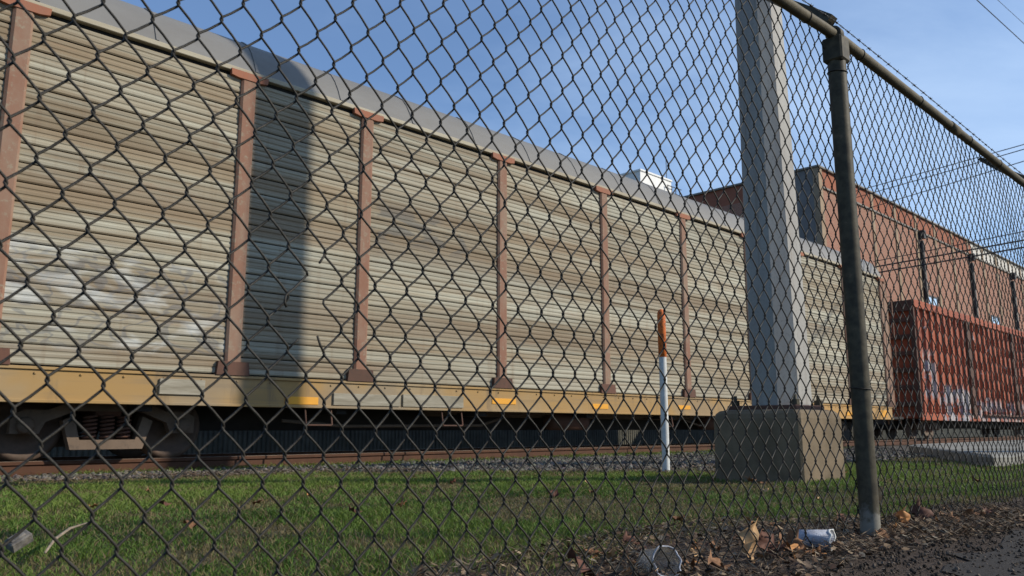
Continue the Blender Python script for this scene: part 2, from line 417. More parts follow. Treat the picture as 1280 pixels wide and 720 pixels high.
# ------------------------------------------------------------------ ground
def gz(y):
    return np.interp(y, [-1e4, 1.4, 9.4, 10.4, 14.5, 16, 1e4], [0, 0, -.125, -.19, -.19, -.2, -.2])
def gzf(y): return float(gz(y))
def edge_b(x):                                   # where the lawn gives way to gravel
    return np.interp(x, [-5, 3, 5.3, 6.5, 7.06, 9, 14, 60], [9.4, 9.0, 8.2, 6.6, 4.95, 4.8, 4.7, 4.7])
def verge(x): return 1.38 + .50*np.clip((x-.9)/.6, 0, 1)*np.clip((3.9-x)/.7, 0, 1)
def sheet(name, xs, yf, ys, dz, mat, wob=0, skirt=False):
    """strip sheet that follows the ground; yf(x, v) gives y for row v"""
    V = []; nx = len(xs); ny = len(ys)
    for x in xs:
        for v in ys:
            y = yf(x, v); V.append((x, y, gzf(y) + dz))
    F = [(i*ny+j, (i+1)*ny+j, (i+1)*ny+j+1, i*ny+j+1) for i in range(nx-1) for j in range(ny-1)]
    mb = MB(); mb.add(V, F, True); o = mb.build(name, mat); o['kind'] = 'structure'; return o
xs = [-1500, -300, -60] + list(range(-20, 61, 4)) + [120, 400, 1500]
ys = [-1500, -300, -60, -10, 0, 1.4, 3, 5, 7, 9.4, 9.9, 10.4, 14.5, 16, 60, 400, 1500]
sheet('ground', xs, lambda x, v: v, ys, 0, M['ground'])
fx = list(np.arange(-6, 40.01, .12))
w1 = lambda x: .07*math.sin(x*2.3) + .04*math.sin(x*7.1+1) + .03*math.sin(x*17+2)
sheet('soil_verge', fx, lambda x, v: (.55 if v == 0 else float(verge(x)) - .02 + .8*w1(x+9) if v == 2 else 1.0), [0, 1, 2], .004, M['soil'])
sheet('asphalt_path', fx, lambda x, v: [-30, -6, -1.2, .4, .84 + 1.1*w1(x) + .03*math.sin(x*31)][v], [0, 1, 2, 3, 4], .009, M['asphalt'])
gx = [-40, -20, -5] + list(np.arange(0, 60.1, .5)) + [90, 160]
sheet('track_bed', gx, lambda x, v: float(edge_b(x)) + .15*math.sin(x*3.1) if v == 0 else [0, 9.85, 10.4, 12.5, 14.5, 16][v] if x < 6 or v > 1 else [0, 9.4][v], [0, 1, 2, 3, 4, 5], .006, M['gravel'])

# concrete pad at right
pad = MB(); poly = [(10.0, 2.72), (17.2, 2.55), (34, 2.5), (34, 7.2), (18.1, 6.5)]
top = [(10.22, 2.80), (17.2, 2.63), (33.9, 2.58), (33.9, 7.1), (18.15, 6.40)]
n = len(poly); pv = [(x, y, gzf(y) - .02) for x, y in poly] + [(x, y, .085 - .01*(y-2.7)) for x, y in poly] + [(x, y, .115 - .01*(y-2.7)) for x, y in top]
pad.add(pv, [tuple(range(2*n, 3*n))] + [(i, (i+1)%n, (i+1)%n+n, i+n) for i in range(n)] + [(i+n, (i+1)%n+n, (i+1)%n+2*n, i+2*n) for i in range(n)])
o = pad.build('concrete_pad', M['pad']); o['kind'] = 'structure'

# ------------------------------------------------------------------ railway track
TR_Y = 12.24
trk = thing('railway_track', 'rusty railway track on grey ballast running under the moving freight train', 'railway track', (0, TR_Y, -.17))
def rail_poly(y, z):
    pr = [(-.07, 0), (.07, 0), (.07, .012), (.014, .03), (.010, .12), (.036, .135), (.036, .168), (.028, .175), (-.028, .175), (-.036, .168), (-.036, .135), (-.010, .12), (-.014, .03), (-.07, .012)]
    return [(y + a, z + b) for a, b in pr]
for y in (TR_Y - .7525, TR_Y + .7525):
    b = MB(); b.prism(rail_poly(y, -.175), 'x', -40, 160); ro = b.build('rail', M['rail_rust'], trk); b = MB(); b.box((-40, y-.03, .0), (160, y+.03, .004), .0015); b.build('running_surface', M['rail_top'], ro)
tb = MB(); tb.box((-.11, -1.3, -.17), (.11, 1.3, 0), .012); tm = tb.mesh('tie', M['tie'])
for i in range(120): link('tie', tm, trk, (-4 + i*.54, random.uniform(-.04, .04), -.01))

# ------------------------------------------------------------------ car-carrier wagon
XL, XR = -.6, 28.6; YF = 10.7; YB = 13.8
aw = thing('car_carrier_wagon', 'long weathered tan car carrier wagon with ribbed screens, faded red posts and a yellow sill', 'railway wagon', (14, TR_Y, 0))
O = worldloc(aw)
ZB, ZT = 1.135, 5.45
b = MB(); b.box((XL+.05, YF+.07, 1.0), (XR-.05, YB, 5.6)); b.build('body_shell', M['black_gap'], aw)
posts = [-.55, 2.2, 5.13, 7.22, 10.3, 13.34, 16.36, 19.37, 22.38, 25.39, 28.38]
# stacked ribbed screens, one object each
NP = 18; ph = (ZT - ZB) / NP
cache = {}
for i in range(len(posts)-1):
    x0, x1 = posts[i] + .10, posts[i+1] - .10; w = round(x1 - x0, 3)
    if w not in cache:
        b = MB(); prof = [(0, .003)]
        k = 3; hh = ph - .007
        for j in range(k):
            z0 = hh * j / k; z1 = hh / k
            prof += [(-.004, z0 + .10*z1), (-.013, z0 + .26*z1), (-.013, z0 + .70*z1), (-.004, z0 + .88*z1)]
        prof += [(0.012, hh)]
        vs = [(s, y, z) for y, z in prof for s in (0, w)]
        b.add(vs, [(2*q, 2*q+1, 2*q+3, 2*q+2) for q in range(len(prof)-1)])
        cache[w] = b.mesh('screen_panel', M['panel'])
    for r in range(NP):
        dy = random.uniform(-.006, .006)
        link('screen_panel', cache[w], aw, (x0 - O.x, YF + .035 + dy - O.y, ZB + .008 + r*ph - O.z))
for i, x in enumerate(posts):
    b = MB(); hw = .115
    b.prism([(x-hw, YF+.06), (x-hw, YF), (x-hw+.03, YF-.025), (x+hw-.03, YF-.025), (x+hw, YF), (x+hw, YF+.06)], 'z', ZB-.015, ZT+.01)
    po = b.build('post', M['red_post'], aw)
    b = MB(); b.prism([(x-.29, 5.535), (x+.29, 5.535), (x+.28, 5.445), (x+.17, 5.425), (x-.17, 5.425), (x-.28, 5.445)][::-1], 'y', YF-.04, YF+.03)
    b.build('gusset', M['orange_red'], po)
    b = MB(); b.prism([(x-.24, 1.125), (x+.24, 1.125), (x+.22, 1.31), (x-.22, 1.31)], 'y', YF-.04, YF+.03)
    b.build('foot_plate', M['dark_rust_and_shade'], po)
# deck-level bolts lines / edge bands on the screens
# top chord, roof
b = MB(); b.box((XL, YF-.02, 5.515), (XR, YF+.10, 5.585), .006); b.build('top_chord', M['cornice'], aw)
rp = [(10.705, 5.592), (10.80, 5.80), (10.90, 5.97), (11.02, 6.12), (11.25, 6.27), (11.7, 6.37), (12.24, 6.41)]
rp = rp + [(2*TR_Y - y, z) for y, z in rp[-2::-1]]
nseg = 20
b = MB(); vs = []; L = XR - XL
for i in range(nseg+1):
    x = XL + .02 + (L-.04)*i/nseg
    for y, z in rp: vs.append((x, y, z))
k = len(rp); b.add(vs, [(i*k+j, (i+1)*k+j, (i+1)*k+j+1, i*k+j+1) for i in range(nseg) for j in range(k-1)], True)
b.add([(XR-.02, y, z) for y, z in rp] + [(XL+.02, y, z) for y, z in rp], [tuple(range(k)), tuple(range(2*k-1, k-1, -1))])
rf = b.build('roof', M['roof'], aw)
for i in range(1, nseg):                         # standing seams
    x = XL + .02 + (L-.04)*i/nseg
    b = MB(); vs = []
    for y, z in rp:
        d = Vector((0, y - TR_Y, (z - 5.0)*1.6)).normalized()*.014
        for s in (-.02, .02): vs += [(x+s, y, z-.004), (x+s, y+d.y, z+d.z)]
    f = []
    for j in range(k-1):
        a = 4*j; f += [(a+1, a+5, a+7, a+3), (a, a+4, a+5, a+1), (a+3, a+7, a+6, a+2)]
    b.add(vs, f); b.build('roof_seam', M['roof'], rf)
# side sill
b = MB(); b.box((XL, YF+.004, .73), (XR-.02, YF+.10, 1.118), .008); b.box((XL, YF-.035, .70), (XR-.02, YF+.11, .738), .005); b.box((XL, YF-.022, 1.085), (XR-.02, YF+.05, 1.122), .004)
sl = b.build('side_sill', M['sill'], aw)
for x0, x1, z0, z1 in ((-.3, 2.35, .93, 1.03), (5.95, 6.5, .75, .86), (10.05, 10.65, .84, .94), (12.85, 13.35, .80, .90), (15.9, 16.4, .84, .93), (18.9, 19.4, .80, .9), (21.9, 22.4, .8, .9), (24.9, 25.4, .8, .9), (27.6, 28.1, .78, 1.0)):
    b = MB(); b.box((x0, YF-.006, z0), (x1, YF+.02, z1), .002); b.build('reflector_strip', M['decal'], sl)
for x0, x1, z0, z1 in ((6.75, 8.0, .75, .93), (8.05, 9.35, .75, .95), (4.15, 4.75, .84, 1.04)):
    b = MB(); b.box((x0, YF-.028, z0), (x1, YF+.02, z1), .004); b.build('grey_plate', M['sillplate'], sl)
for i in range(58):
    x = XL + .3 + i*.5
    b = MB() if i == 0 else b; b.box((x, YF-.012, 1.03), (x+.025, YF+.01, 1.055), .004)
b.build('rivet_row', M['sill'], sl)
# underframe
b = MB(); b.box((XL+.4, 11.95, .37), (XR-.4, 12.53, 1.02))
for i in range(10): b.box((1.0+i*2.95, YF+.12, .62), (1.18+i*2.95, YB-.1, 1.0))
b.box((XL+.1, YF+.11, .98), (XR-.1, YB-.05, 1.06))
b.build('underframe', M['dark'], aw)
b = MB()
for i in range(3): b.tube([(9+i*.1, 11.3+i*.15, .70-i*.03), (22-i, 11.3+i*.15, .68-i*.03)], .022, 6)
b.tube([(6.2, 11.2, .52), (7.4, 11.35, .44), (10.5, 11.5, .46), (11.2, 11.6, .62)], .028, 6); b.tube([(17, 11.25, .60), (17.6, 11.25, .48), (20.5, 11.3, .50), (21.4, 11.3, .62)], .025, 6)
b.build('brake_pipe', M['bogie'], aw)
for x0 in (12.2, 17.9):
    b = MB(); b.tube([(x0, 11.35, .56), (x0+.06, 11.35, .56), (x0+1.1, 11.35, .56), (x0+1.16, 11.35, .56)], [.10, .19, .19, .10], 16); b.box((x0+.2, 11.3, .7), (x0+.26, 11.4, .98)); b.box((x0+.9, 11.3, .7), (x0+.96, 11.4, .98)); b.build('air_tank', M['dark_rust_and_shade'], aw)
for x in (.9, 6.3, 8.9, 15.2, 20.8, 26.2):
    b = MB(); b.tube([(x, YF+.03, .72), (x, YF-.02, .46), (x+.02, YF-.02, .45), (x+.42, YF-.02, .45), (x+.44, YF-.02, .46), (x+.44, YF+.03, .72)], .014, 6); b.build('step_stirrup', M['dark_rust_and_shade'], aw)
def bogie(parent, cx, cy):
    def wheelset(x):
        out = MB()
        for s in (-1, 1):
            y = cy + s*.72
            out.lathe([(.06, -.10), (.09, -.10), (.10, -.03), (.30, -.01), (.36, -.055), (.42, -.055), (.425, .04), (.455, .055), (.455, .075), (.36, .075), (.30, .03), (.10, .05), (.09, .09), (.0, .09)],
                      (x, y, .425), (0, -s, 0) if s < 0 else (0, -1, 0), 28)
        out.tube([(x, cy-.95, .425), (x, cy+.95, .425)], .08, 10)
        return out
    bg_ = link('bogie', None, parent, Vector((cx, cy, 0)) - worldloc(parent))
    for d in (-.89, .89): wheelset(cx+d).build('wheelset', M['wheel'], bg_)
    for s in (-1, 1):
        y = cy + s*.96
        b = MB()
        pol = [(-1.12, .34), (-1.12, .56), (-.98, .63), (-.72, .63), (-.42, .76), (.42, .76), (.72, .63), (.98, .63), (1.12, .56), (1.12, .34), (.80, .34), (.74, .46), (.55, .40), (.40, .15), (-.40, .15), (-.55, .40), (-.74, .46), (-.80, .34)]
        # frame cast as a band with a window for the springs
        b.prism([(cx+a, z) for a, z in [(-1.12, .34), (-1.12, .56), (-.98, .63), (-.72, .63), (-.42, .76), (.42, .76), (.72, .63), (.98, .63), (1.12, .56), (1.12, .34), (.80, .34), (.74, .48), (.40, .62), (-.40, .62), (-.74, .48), (-.80, .34)]], 'y', y-.06, y+.06)
        b.prism([(cx+a, z) for a, z in [(-.55, .50), (-.42, .56), (-.34, .26), (.34, .26), (.42, .56), (.55, .50), (.44, .14), (-.44, .14)]], 'y', y-.07, y+.07)
        for q in (-.96, .96): b.lathe([(0, -.13), (.085, -.13), (.10, -.10), (.10, .05)], (cx+q, y, .44), (0, 1 if s > 0 else 1, 0), 14)
        b.build('side_frame', M['bogie'], bg_)
        b = MB()
        for q in (-.21, 0, .21):
            pts = [(cx+q+.075*math.cos(t), y+.075*math.sin(t), .265 + .30*t/(2*math.pi*6)) for t in np.linspace(0, 2*math.pi*6, 60)]
            b.tube(pts, .017, 5)
        b.build('spring', M['dark_rust_and_shade'], bg_)
    b = MB(); b.box((cx-.16, cy-1.0, .56), (cx+.16, cy+1.0, .74), .02); b.build('bolster', M['dark_rust_and_shade'], bg_)
bogie(aw, 3.75, TR_Y); bogie(aw, 24.9, TR_Y)
# far end: door, posts, ladder, coupler
b = MB(); b.box((XR-.045, YF+.16, 1.05), (XR+.80, YB-.16, 5.62), .06); b.box((XR+.10, YF+.10, 1.05), (XR+.16, YF+.2, 5.6), .01); b.box((XR+.42, YF+.11, 1.05), (XR+.50, YF+.2, 5.6), .01); b.build('end_door', M['end_door'], aw)
b = MB()
for y in (YF+.10, YF+.52): b.tube([(XR+.95, y, .55), (XR+.95, y, 5.3)], .022, 6)
for i in range(13): b.tube([(XR+.95, YF+.10, .7+i*.36), (XR+.95, YF+.52, .7+i*.36)], .014, 6)
b.build('ladder', M['red_post'], aw)
b = MB(); b.box((XR+.02, YF+.02, .72), (XR+1.0, YB-.2, .80)); b.box((XR+.02, 12.05, .55), (XR+1.7, 12.43, .82), .03); b.build('end_platform', M['dark'], aw)
b = MB(); b.box((XR-.10, YF-.03, 1.13), (XR+.12, YF+.10, 5.35), .01); b.build('corner_post', M['red_post'], aw)

# ------------------------------------------------------------------ red ribbed wagon behind it
RX0, RX1 = 31.35, 50.0
rw = thing('ribbed_red_wagon', 'rust red freight wagon with vertical ribs and pale graffiti behind the tan car carrier', 'railway wagon', (40, TR_Y, 0)); O = worldloc(rw)
b = MB(); b.box((RX0+.05, YF+.10, .78), (RX1, YB-.05, 4.95)); b.build('body', M['red_car'], rw)
pitch = .72; nr = int((RX1-RX0)/pitch)
rb = MB(); rb.prism([(-.17, .0), (-.10, -.10), (.10, -.10), (.17, 0)], 'z', .90, 4.86); rm = rb.mesh('rib', M['red_car'])
for i in range(nr):
    x = RX0 + .42 + i*pitch
    if abs(x - 37.4) > .35: link('rib', rm, rw, (x-O.x, YF+.098-O.y, -O.z))
pb = MB(); pb.box((-.20, -.16, .80), (.20, 0, 4.86), .01); pm = pb.mesh('side_post', M['dark_rust_and_shade'])
for x in (37.4, 43.9): link('side_post', pm, rw, (x-O.x, YF+.11-O.y, -O.z))
b = MB(); b.box((RX0-.02, YF-.05, 4.83), (RX1, YF+.16, 5.12), .012); b.build('top_rail', M['red_car'], rw)
b = MB(); b.box((RX0, YF-.01, .70), (RX1, YF+.12, .93), .01); b.build('side_sill', M['red_car'], rw)
b = MB(); b.box((38.4, YF-.14, .93), (RX1, YF-.02, 1.0), .005); b.build('step_ledge', M['dark_rust_and_shade'], rw)
for i in range(6):
    z = 1.2 + i*.62
    b = MB(); b.box((RX0-.06, YF+.15, z), (RX0+.04, YB-.1, z+.16), .01); b.build('end_rib', M['dark_rust_and_shade'], rw)  # darker than the sides: shade of the gap put into the colour
b = MB(); b.box((RX0-.08, YF-.02, .8), (RX0+.04, YF+.14, 4.84), .01); b.box((RX0-.08, YB-.2, .8), (RX0+.03, YB-.04, 4.84), .01); b.box((RX0-.09, YF+.0, 4.70), (RX0+.02, YB-.06, 5.10), .01); b.build('end_post', M['dark_rust_and_shade'], rw)  # same dark colour, standing in for shade beside the car carrier
b = MB(); b.box((RX0+.2, 11.95, .40), (RX1, 12.53, .79)); b.box((RX0-.9, 12.05, .55), (RX0+.3, 12.43, .78), .03); b.build('underframe', M['dark'], rw)
bogie(rw, 33.4, TR_Y); bogie(rw, 47.5, TR_Y)

# ------------------------------------------------------------------ brick building
BX0, BX1, BY0, BY1 = 44.95, 150, 20.0, 40.0; BZ = 15.55; LZ = 14.42
bb = thing('brick_building', 'large red brick industrial building with pale pilaster strips and dark downpipes behind the train', 'building', (BX0, BY0, -.2)); O = worldloc(bb)
b = MB(); b.box((BX0, BY0, -.3), (BX1, BY1, LZ-.0)); b.build('brick_wall', M['brick'], bb)
b = MB(); b.box((BX0+.004, BY0+.02, LZ), (73, BY1-.02, BZ)); b.build('parapet', M['parapet'], bb)
b = MB(); b.box((73, BY0+.02, LZ), (BX1-.02, BY1-.02, BZ)); b.build('pale_parapet', M['whitewall'], bb)['label'] = 'whitewashed parapet section at the far end'
b = MB(); b.box((BX0-.14, BY0-.14, BZ), (BX1, BY1, BZ+.13), .02); b.build('coping', M['coping'], bb)
b = MB(); b.box((BX0+.45, BY0-.10, LZ-.07), (BX1, BY0+.01, LZ+.05), .01); b.build('ledge', M['coping'], bb)
pl = MB(); pl.box((-.17, -.07, 0), (.17, .0, LZ-.09+.2)); pmesh = pl.mesh('pilaster_strip', M['stone'])
p2 = MB(); p2.box((-.17, -.06, 0), (.17, .0, BZ-LZ-.07)); p2mesh = p2.mesh('parapet_strip', M['stone'])
for i in range(1, 22):
    x = BX0 + 3.87*i
    if min(abs(x-q) for q in (60.98, 72.2, 84.0, 95.5)) > .5: link('pilaster_strip', pmesh, bb, (x-O.x, 0, -.0))
    link('parapet_strip', p2mesh, bb, (x-O.x, .02, LZ+.06-O.z))
b = MB(); b.box((BX0-.05, BY0-.06, -.2), (BX0+.42, BY0+.3, BZ-.004)); b.build('corner_quoin', M['stone'], bb)
b = MB(); b.box((BX0-.04, BY0+.31, -.2), (BX0+.3, BY0+3.6, BZ-.01)); b.box((BX0-.035, BY0+9.0, -.2), (BX0+.3, BY0+11.2, BZ-.01)); b.build('render_patch', M['stucco'], bb)
dp = MB(); dp.tube([(0, -.16, 0), (0, -.16, LZ-.5)], .15, 8); dpm = dp.mesh('downpipe', M['pipe'])
hp = MB(); hp.prism([(-.22, -.42), (.22, -.42), (.22, .12), (-.22, .12)], 'z', LZ-.55, LZ+.05); hpm = hp.mesh('rain_head', M['pipe'])
for x in (60.98, 72.2, 84.0, 95.5):
    d = link('downpipe', dpm, bb, (x-O.x, 0, .0)); link('rain_head', hpm, d, (0, 0, .2))
for x0, z0 in ((61.25, 7.9), (76.6, 7.9), (100, 7.9)):
    w, h = 2.5, 2.0
    f = MB()
    f.box((x0, BY0-.06, z0), (x0+w, BY0+.02, z0+.14)); f.box((x0, BY0-.06, z0+h-.14), (x0+w, BY0+.02, z0+h))
    for q in (0, w/2-.12, w-.30): f.box((x0+q, BY0-.06, z0+.14), (x0+q+(.24 if q else .16), BY0+.02, z0+h-.14))
    fr = f.build('window', M['frame'], bb)
    for q0, q1 in ((.16, w/2-.12), (w/2+.12, w-.30)):
        g = MB(); g.box((x0+q0, BY0-.035, z0+.14), (x0+q1, BY0+.01, z0+h-.14)); g.build('pane', M['glass'], fr)

# ------------------------------------------------------------------ white tower beyond the wagon roof
wt_ = thing('white_tower', 'small white rooftop block with a railing showing above the wagon roof', 'building', (64, 46.5, -.2))
b = MB(); b.box((61.8, 45.0, -.2), (67.0, 48.3, 25.0)); b.build('wall', M['white'], wt_)
b = MB(); b.box((61.7, 44.9, 25.0), (67.1, 48.4, 25.2), .03); b.build('roof_edge', M['white'], wt_)
b = MB(); b.box((67.02, 45.2, 22.6), (68.4, 47.8, 23.4)); b.build('side_block', M['white'], wt_)
b = MB()
for x in (66.0, 66.7, 67.4, 68.1): b.tube([(x, 44.75, 22.6), (x, 44.75, 24.4)], .045, 5)
for z in (23.6, 24.4): b.tube([(65.9, 44.75, z), (68.4, 44.75, z)], .045, 5)
b.box((65.8, 44.6, 22.5), (68.5, 45.0, 22.6)); b.build('railing', M['pipe'], wt_)
b = MB(); b.tube([(67.4, 45.8, 23.3), (67.4, 45.8, 28.0)], .04, 5); b.tube([(68.0, 46.2, 23.3), (68.0, 46.2, 26.2)], .035, 5); b.build('antenna', M['pipe'], wt_)

# corrugated sheet fence beyond the track
cb = thing('corrugated_fence', 'dark corrugated sheet fence glimpsed under the train beyond the track', 'fence', (10, 19.3, -.2))
sg = MB(); pr = []
for i in range(25): pr += [(-1.5 + i*.125, 0), (-1.5 + i*.125 + .03, -.035), (-1.5 + i*.125 + .075, -.035), (-1.5 + i*.125 + .10, 0)]
pr = [p for p in pr if p[0] <= 1.5]
sg.add([(x, y, z) for x, y in pr for z in (0, 2.1)], [(2*i, 2*i+2, 2*i+3, 2*i+1) for i in range(len(pr)-1)]); sm = sg.mesh('metal_sheet', M['barrier'])
sg = MB(); sg.box((-.05, .01, 0), (.05, .11, 2.2)); sp = sg.mesh('support', M['dark'])
for i in range(46):
    link('metal_sheet', sm, cb, (-38 + 3.02*i, random.uniform(-.01, .01), 0)); link('support', sp, cb, (-39.5 + 3.02*i, 0, 0))

# ------------------------------------------------------------------ steel pole on its concrete block
mp = thing('steel_pole', 'tall tapered grey steel pole bolted to a square concrete block beyond the fence', 'pole', (6.62, 3.45, -.03)); PZ = .56
cx0, cx1, cy0, cy1 = 6.245, 7.03, 3.055, 3.86
b = MB(); gb = gzf(3.4)-.06
e = .055
rings = [(0, gb, 0), (.004, PZ-.075, .0), (.014, PZ-.035, .01), (.035, PZ-.010, .02), (.075, PZ, .04)]
vs = []
def oct_ring(i, z, ch):
    c = .018 + ch
    a0, a1, b0, b1 = cx0+i, cx1-i, cy0+i, cy1-i
    return [(a0+c, b0, z), (a1-c, b0, z), (a1, b0+c, z), (a1, b1-c, z), (a1-c, b1, z), (a0+c, b1, z), (a0, b1-c, z), (a0, b0+c, z)]
for i, z, ch in rings: vs += oct_ring(i, z, ch)
fs = [(j*8+k, j*8+(k+1)%8, (j+1)*8+(k+1)%8, (j+1)*8+k) for j in range(4) for k in range(8)] + [tuple(range(32, 40))]
b.add(vs, fs); b.build('concrete_base', M['conc'], mp)
# shaft section: broad face toward the track end, a narrower facet, then the sunlit side
def shaft_ring(z):
    t = (z - PZ) / 3.6
    c = .123*(1 - .30*t); d = .134*(1 - .30*t); w = .25*(1-.08*t); lit = .24*(1-.12*t)
    x0 = 6.36 + .02*t; yc = 3.30 + .0*t
    y0 = yc - c; y1 = yc + w; x1 = x0 + d + lit
    return [(x0, y1-.02, z), (x0, yc, z), (x0+d, y0, z), (x1, y0, z), (x1+.06, y0+.08, z), (x1+.06, y1-.05, z), (x1, y1, z), (x0+.02, y1, z)]
b = MB(); zs = [PZ+.035, 1.2, 2.2, 3.2, 4.2, 6, 8, 9.0]; vs = []
for z in zs: vs += shaft_ring(z)
b.add(vs, [(j*8+k, j*8+(k+1)%8, (j+1)*8+(k+1)%8, (j+1)*8+k)[::-1] for j in range(len(zs)-1) for k in range(8)] + [tuple(range(8*(len(zs)-1), 8*len(zs)))[::-1]])
b.build('shaft', M['pole'], mp)
b = MB(); b.box((6.335, 3.13, PZ-.004), (6.86, 3.76, PZ+.034), .006); b.build('base_plate', M['dark_rust_and_shade'], mp)
for x, y in ((6.40, 3.165), (6.40, 3.715), (6.82, 3.165), (6.82, 3.715)):
    b = MB(); b.tube([(x, y, PZ), (x, y, PZ+.12)], .016, 8); b.lathe([(0, .0), (.036, 0), (.036, .045), (0, .045)], (x, y, PZ+.035), n=6, smooth=False); b.build('anchor_bolt', M['fencepost'], mp)

# ------------------------------------------------------------------ marker post
mk = thing('marker_post', 'thin white marker post with a chipped orange top standing at the lawn edge', 'marker post', (7.2, 5.02, -.07))
b = MB(); b.lathe([(.040, 0), (.040, 1.22)], (7.2, 5.02, -.07), n=14); b.build('post', M['markwhite'], mk)
b = MB(); b.lathe([(.0405, 1.22), (.043, 1.222), (.044, 1.63), (.043, 1.69), (.032, 1.72), (.012, 1.735), (0, 1.737)], (7.2, 5.02, -.07), n=14); b.build('orange_cap', M['orange'], mk)

# ------------------------------------------------------------------ chain-link fence
FY = 1.31; PYF = 1.275
fe = thing('chain_link_fence', 'dark chain link fence with a round top rail and barbed wire along the path', 'fence', (3.11, PYF, 0)); O = worldloc(fe)
PX = .077/2; Q = .0955; X0 = .2684
def warp(x, z):
    zz = z + float(np.interp(x, [-2, .27, .9, 1.6, 8], [.05, 0, -.020, -.031, -.034])) + .006*math.sin(x*3.1 + z*2.0) + .003*math.sin(x*11 - z*5)
    low = max(0, 1 - z/.55)
    xx = x + .005*math.sin(z*3.3 + x*1.7) + .0035*math.sin(z*9 + x*6) + low*.010*math.sin(x*4.2+1)
    zz += low*(.006*math.sin(x*6.0) - .004*math.sin(x*13+2))
    yy = FY + .010*math.sin(x*2.1 + .7)*math.sin(z*1.6) + .003*math.sin(x*9+z*7) + low*.012*math.sin(x*3.3+2)
    return Vector((xx, yy, zz))
RW = .0023
def zigzag(k, zlo, zhi):
    """wire between knot columns k and k+1 (even columns carry knots at .9399 + j*Q, odd ones half a cell off)"""
    pts = []; zk = .9399 if k % 2 == 0 else .9399 + Q/2
    j0 = int((zhi - zk)/Q)
    z = zk + j0*Q; side = 0; d = RW*1.15; e = RW*.75
    xl = X0 + k*PX; xr = xl + PX
    while z > zlo:
        xa, xb = (xl, xr) if side == 0 else (xr, xl); sgn = 1 if side == 0 else -1
        ydep = -d if side == 0 else d
        z2 = z - Q/2
        pts.append((xa - sgn*e, 0, z)); pts.append((xa + sgn*.0006, ydep, z-.0062))
        pts.append(((xa+xb)/2, ydep*1.15, (z+z2)/2 + .0012*sgn)); pts.append((xb - sgn*.0006, ydep, z2+.0062))
        z = z2; side = 1-side
    return pts
kA = 2*round((.728-X0)/.077); ZK = .9399 - 2*Q      # a torn patch: wire kA and its right neighbour are broken
HOLE = {kA: (ZK-2*Q+.001, ZK-Q/2-.001), kA+1: (ZK-2*Q+.001, ZK-.001)}
def place(pts): 
    out = []
    for x, y, z in pts:
        v = warp(x, z); v.y += y; out.append(v)
    return out
def rail_z(x): return float(np.interp(x, [-2, 1.5, 2.71, 3.11, 5.9, 6.3, 9.5], [1.90, 1.935, 1.962, 1.988, 1.961, 1.975, 1.96]))
nw = 0
for k in range(-26, 172):
    zlo = .012 + .012*math.sin(k*.21) + (random.uniform(0, .02)); pts = zigzag(k, zlo, 2.15); xk = X0+(k+.5)*PX; pts = [p for p in pts if warp(p[0], p[2]).z < rail_z(xk) + .052]
    b = MB()
    if k in HOLE:
        lo, hi = HOLE[k]
        b.tube(place([p for p in pts if p[2] >= hi]), RW, 5); b.tube(place([p for p in pts if p[2] <= lo]), RW, 5)
        x = X0 + k*PX
        if k == kA:   # loose end hooking round, short stub below
            b.tube(place([(x+PX+.001, 0, ZK-Q/2), (x+PX*.75, -.003, ZK-Q/2-.010), (x+PX*.25, -.006, ZK-Q/2-.030), (x-.004, -.010, ZK-Q/2-.041), (x-.012, -.014, ZK-Q/2-.048), (x-.014, -.014, ZK-Q/2-.060), (x-.009, -.012, ZK-Q/2-.068)]), RW, 5)
            b.tube(place([(x, 0, ZK-2*Q), (x+.011, -.004, ZK-2*Q+.012), (x+.019, -.007, ZK-2*Q+.021)]), RW*.9, 5)
        else:
            b.tube(place([(x+PX, 0, ZK), (x+PX*.80, -.004, ZK-.010), (x+PX*.58, -.008, ZK-.021)]), RW, 5)
            b.tube(place([(x+PX, 0, ZK-2*Q), (x+PX*.72, -.004, ZK-2*Q+.014), (x+PX*.48, -.009, ZK-2*Q+.030)]), RW, 5)
    else:
        b.tube(place(pts), RW, 5)
    b.build('wire', M['wire'], fe); nw += 1
xs_ = list(np.arange(-1.2, 9.4, .2))
b = MB(); b.tube([(x, PYF, rail_z(x)) for x in xs_], .0215, 16); b.lathe([(.0218, -.06), (.025, -.06), (.025, .06), (.0218, .06)], (4.55, PYF, rail_z(4.55)), (1, 0, 0), 16)
b.build('top_rail', M['railpipe'], fe)
for x in (2.86, 3.36, 4.05, 4.8, 5.35, 1.9, 1.0):
    b = MB(); c = Vector((x, PYF, rail_z(x)))
    pts = [c + Vector((.004*math.cos(t), .0235*math.cos(t), .0235*math.sin(t))) for t in np.linspace(0, 2*math.pi, 18)]
    b.tube(pts, .0018, 5); b.build('tie_wire', M['wire'], fe)
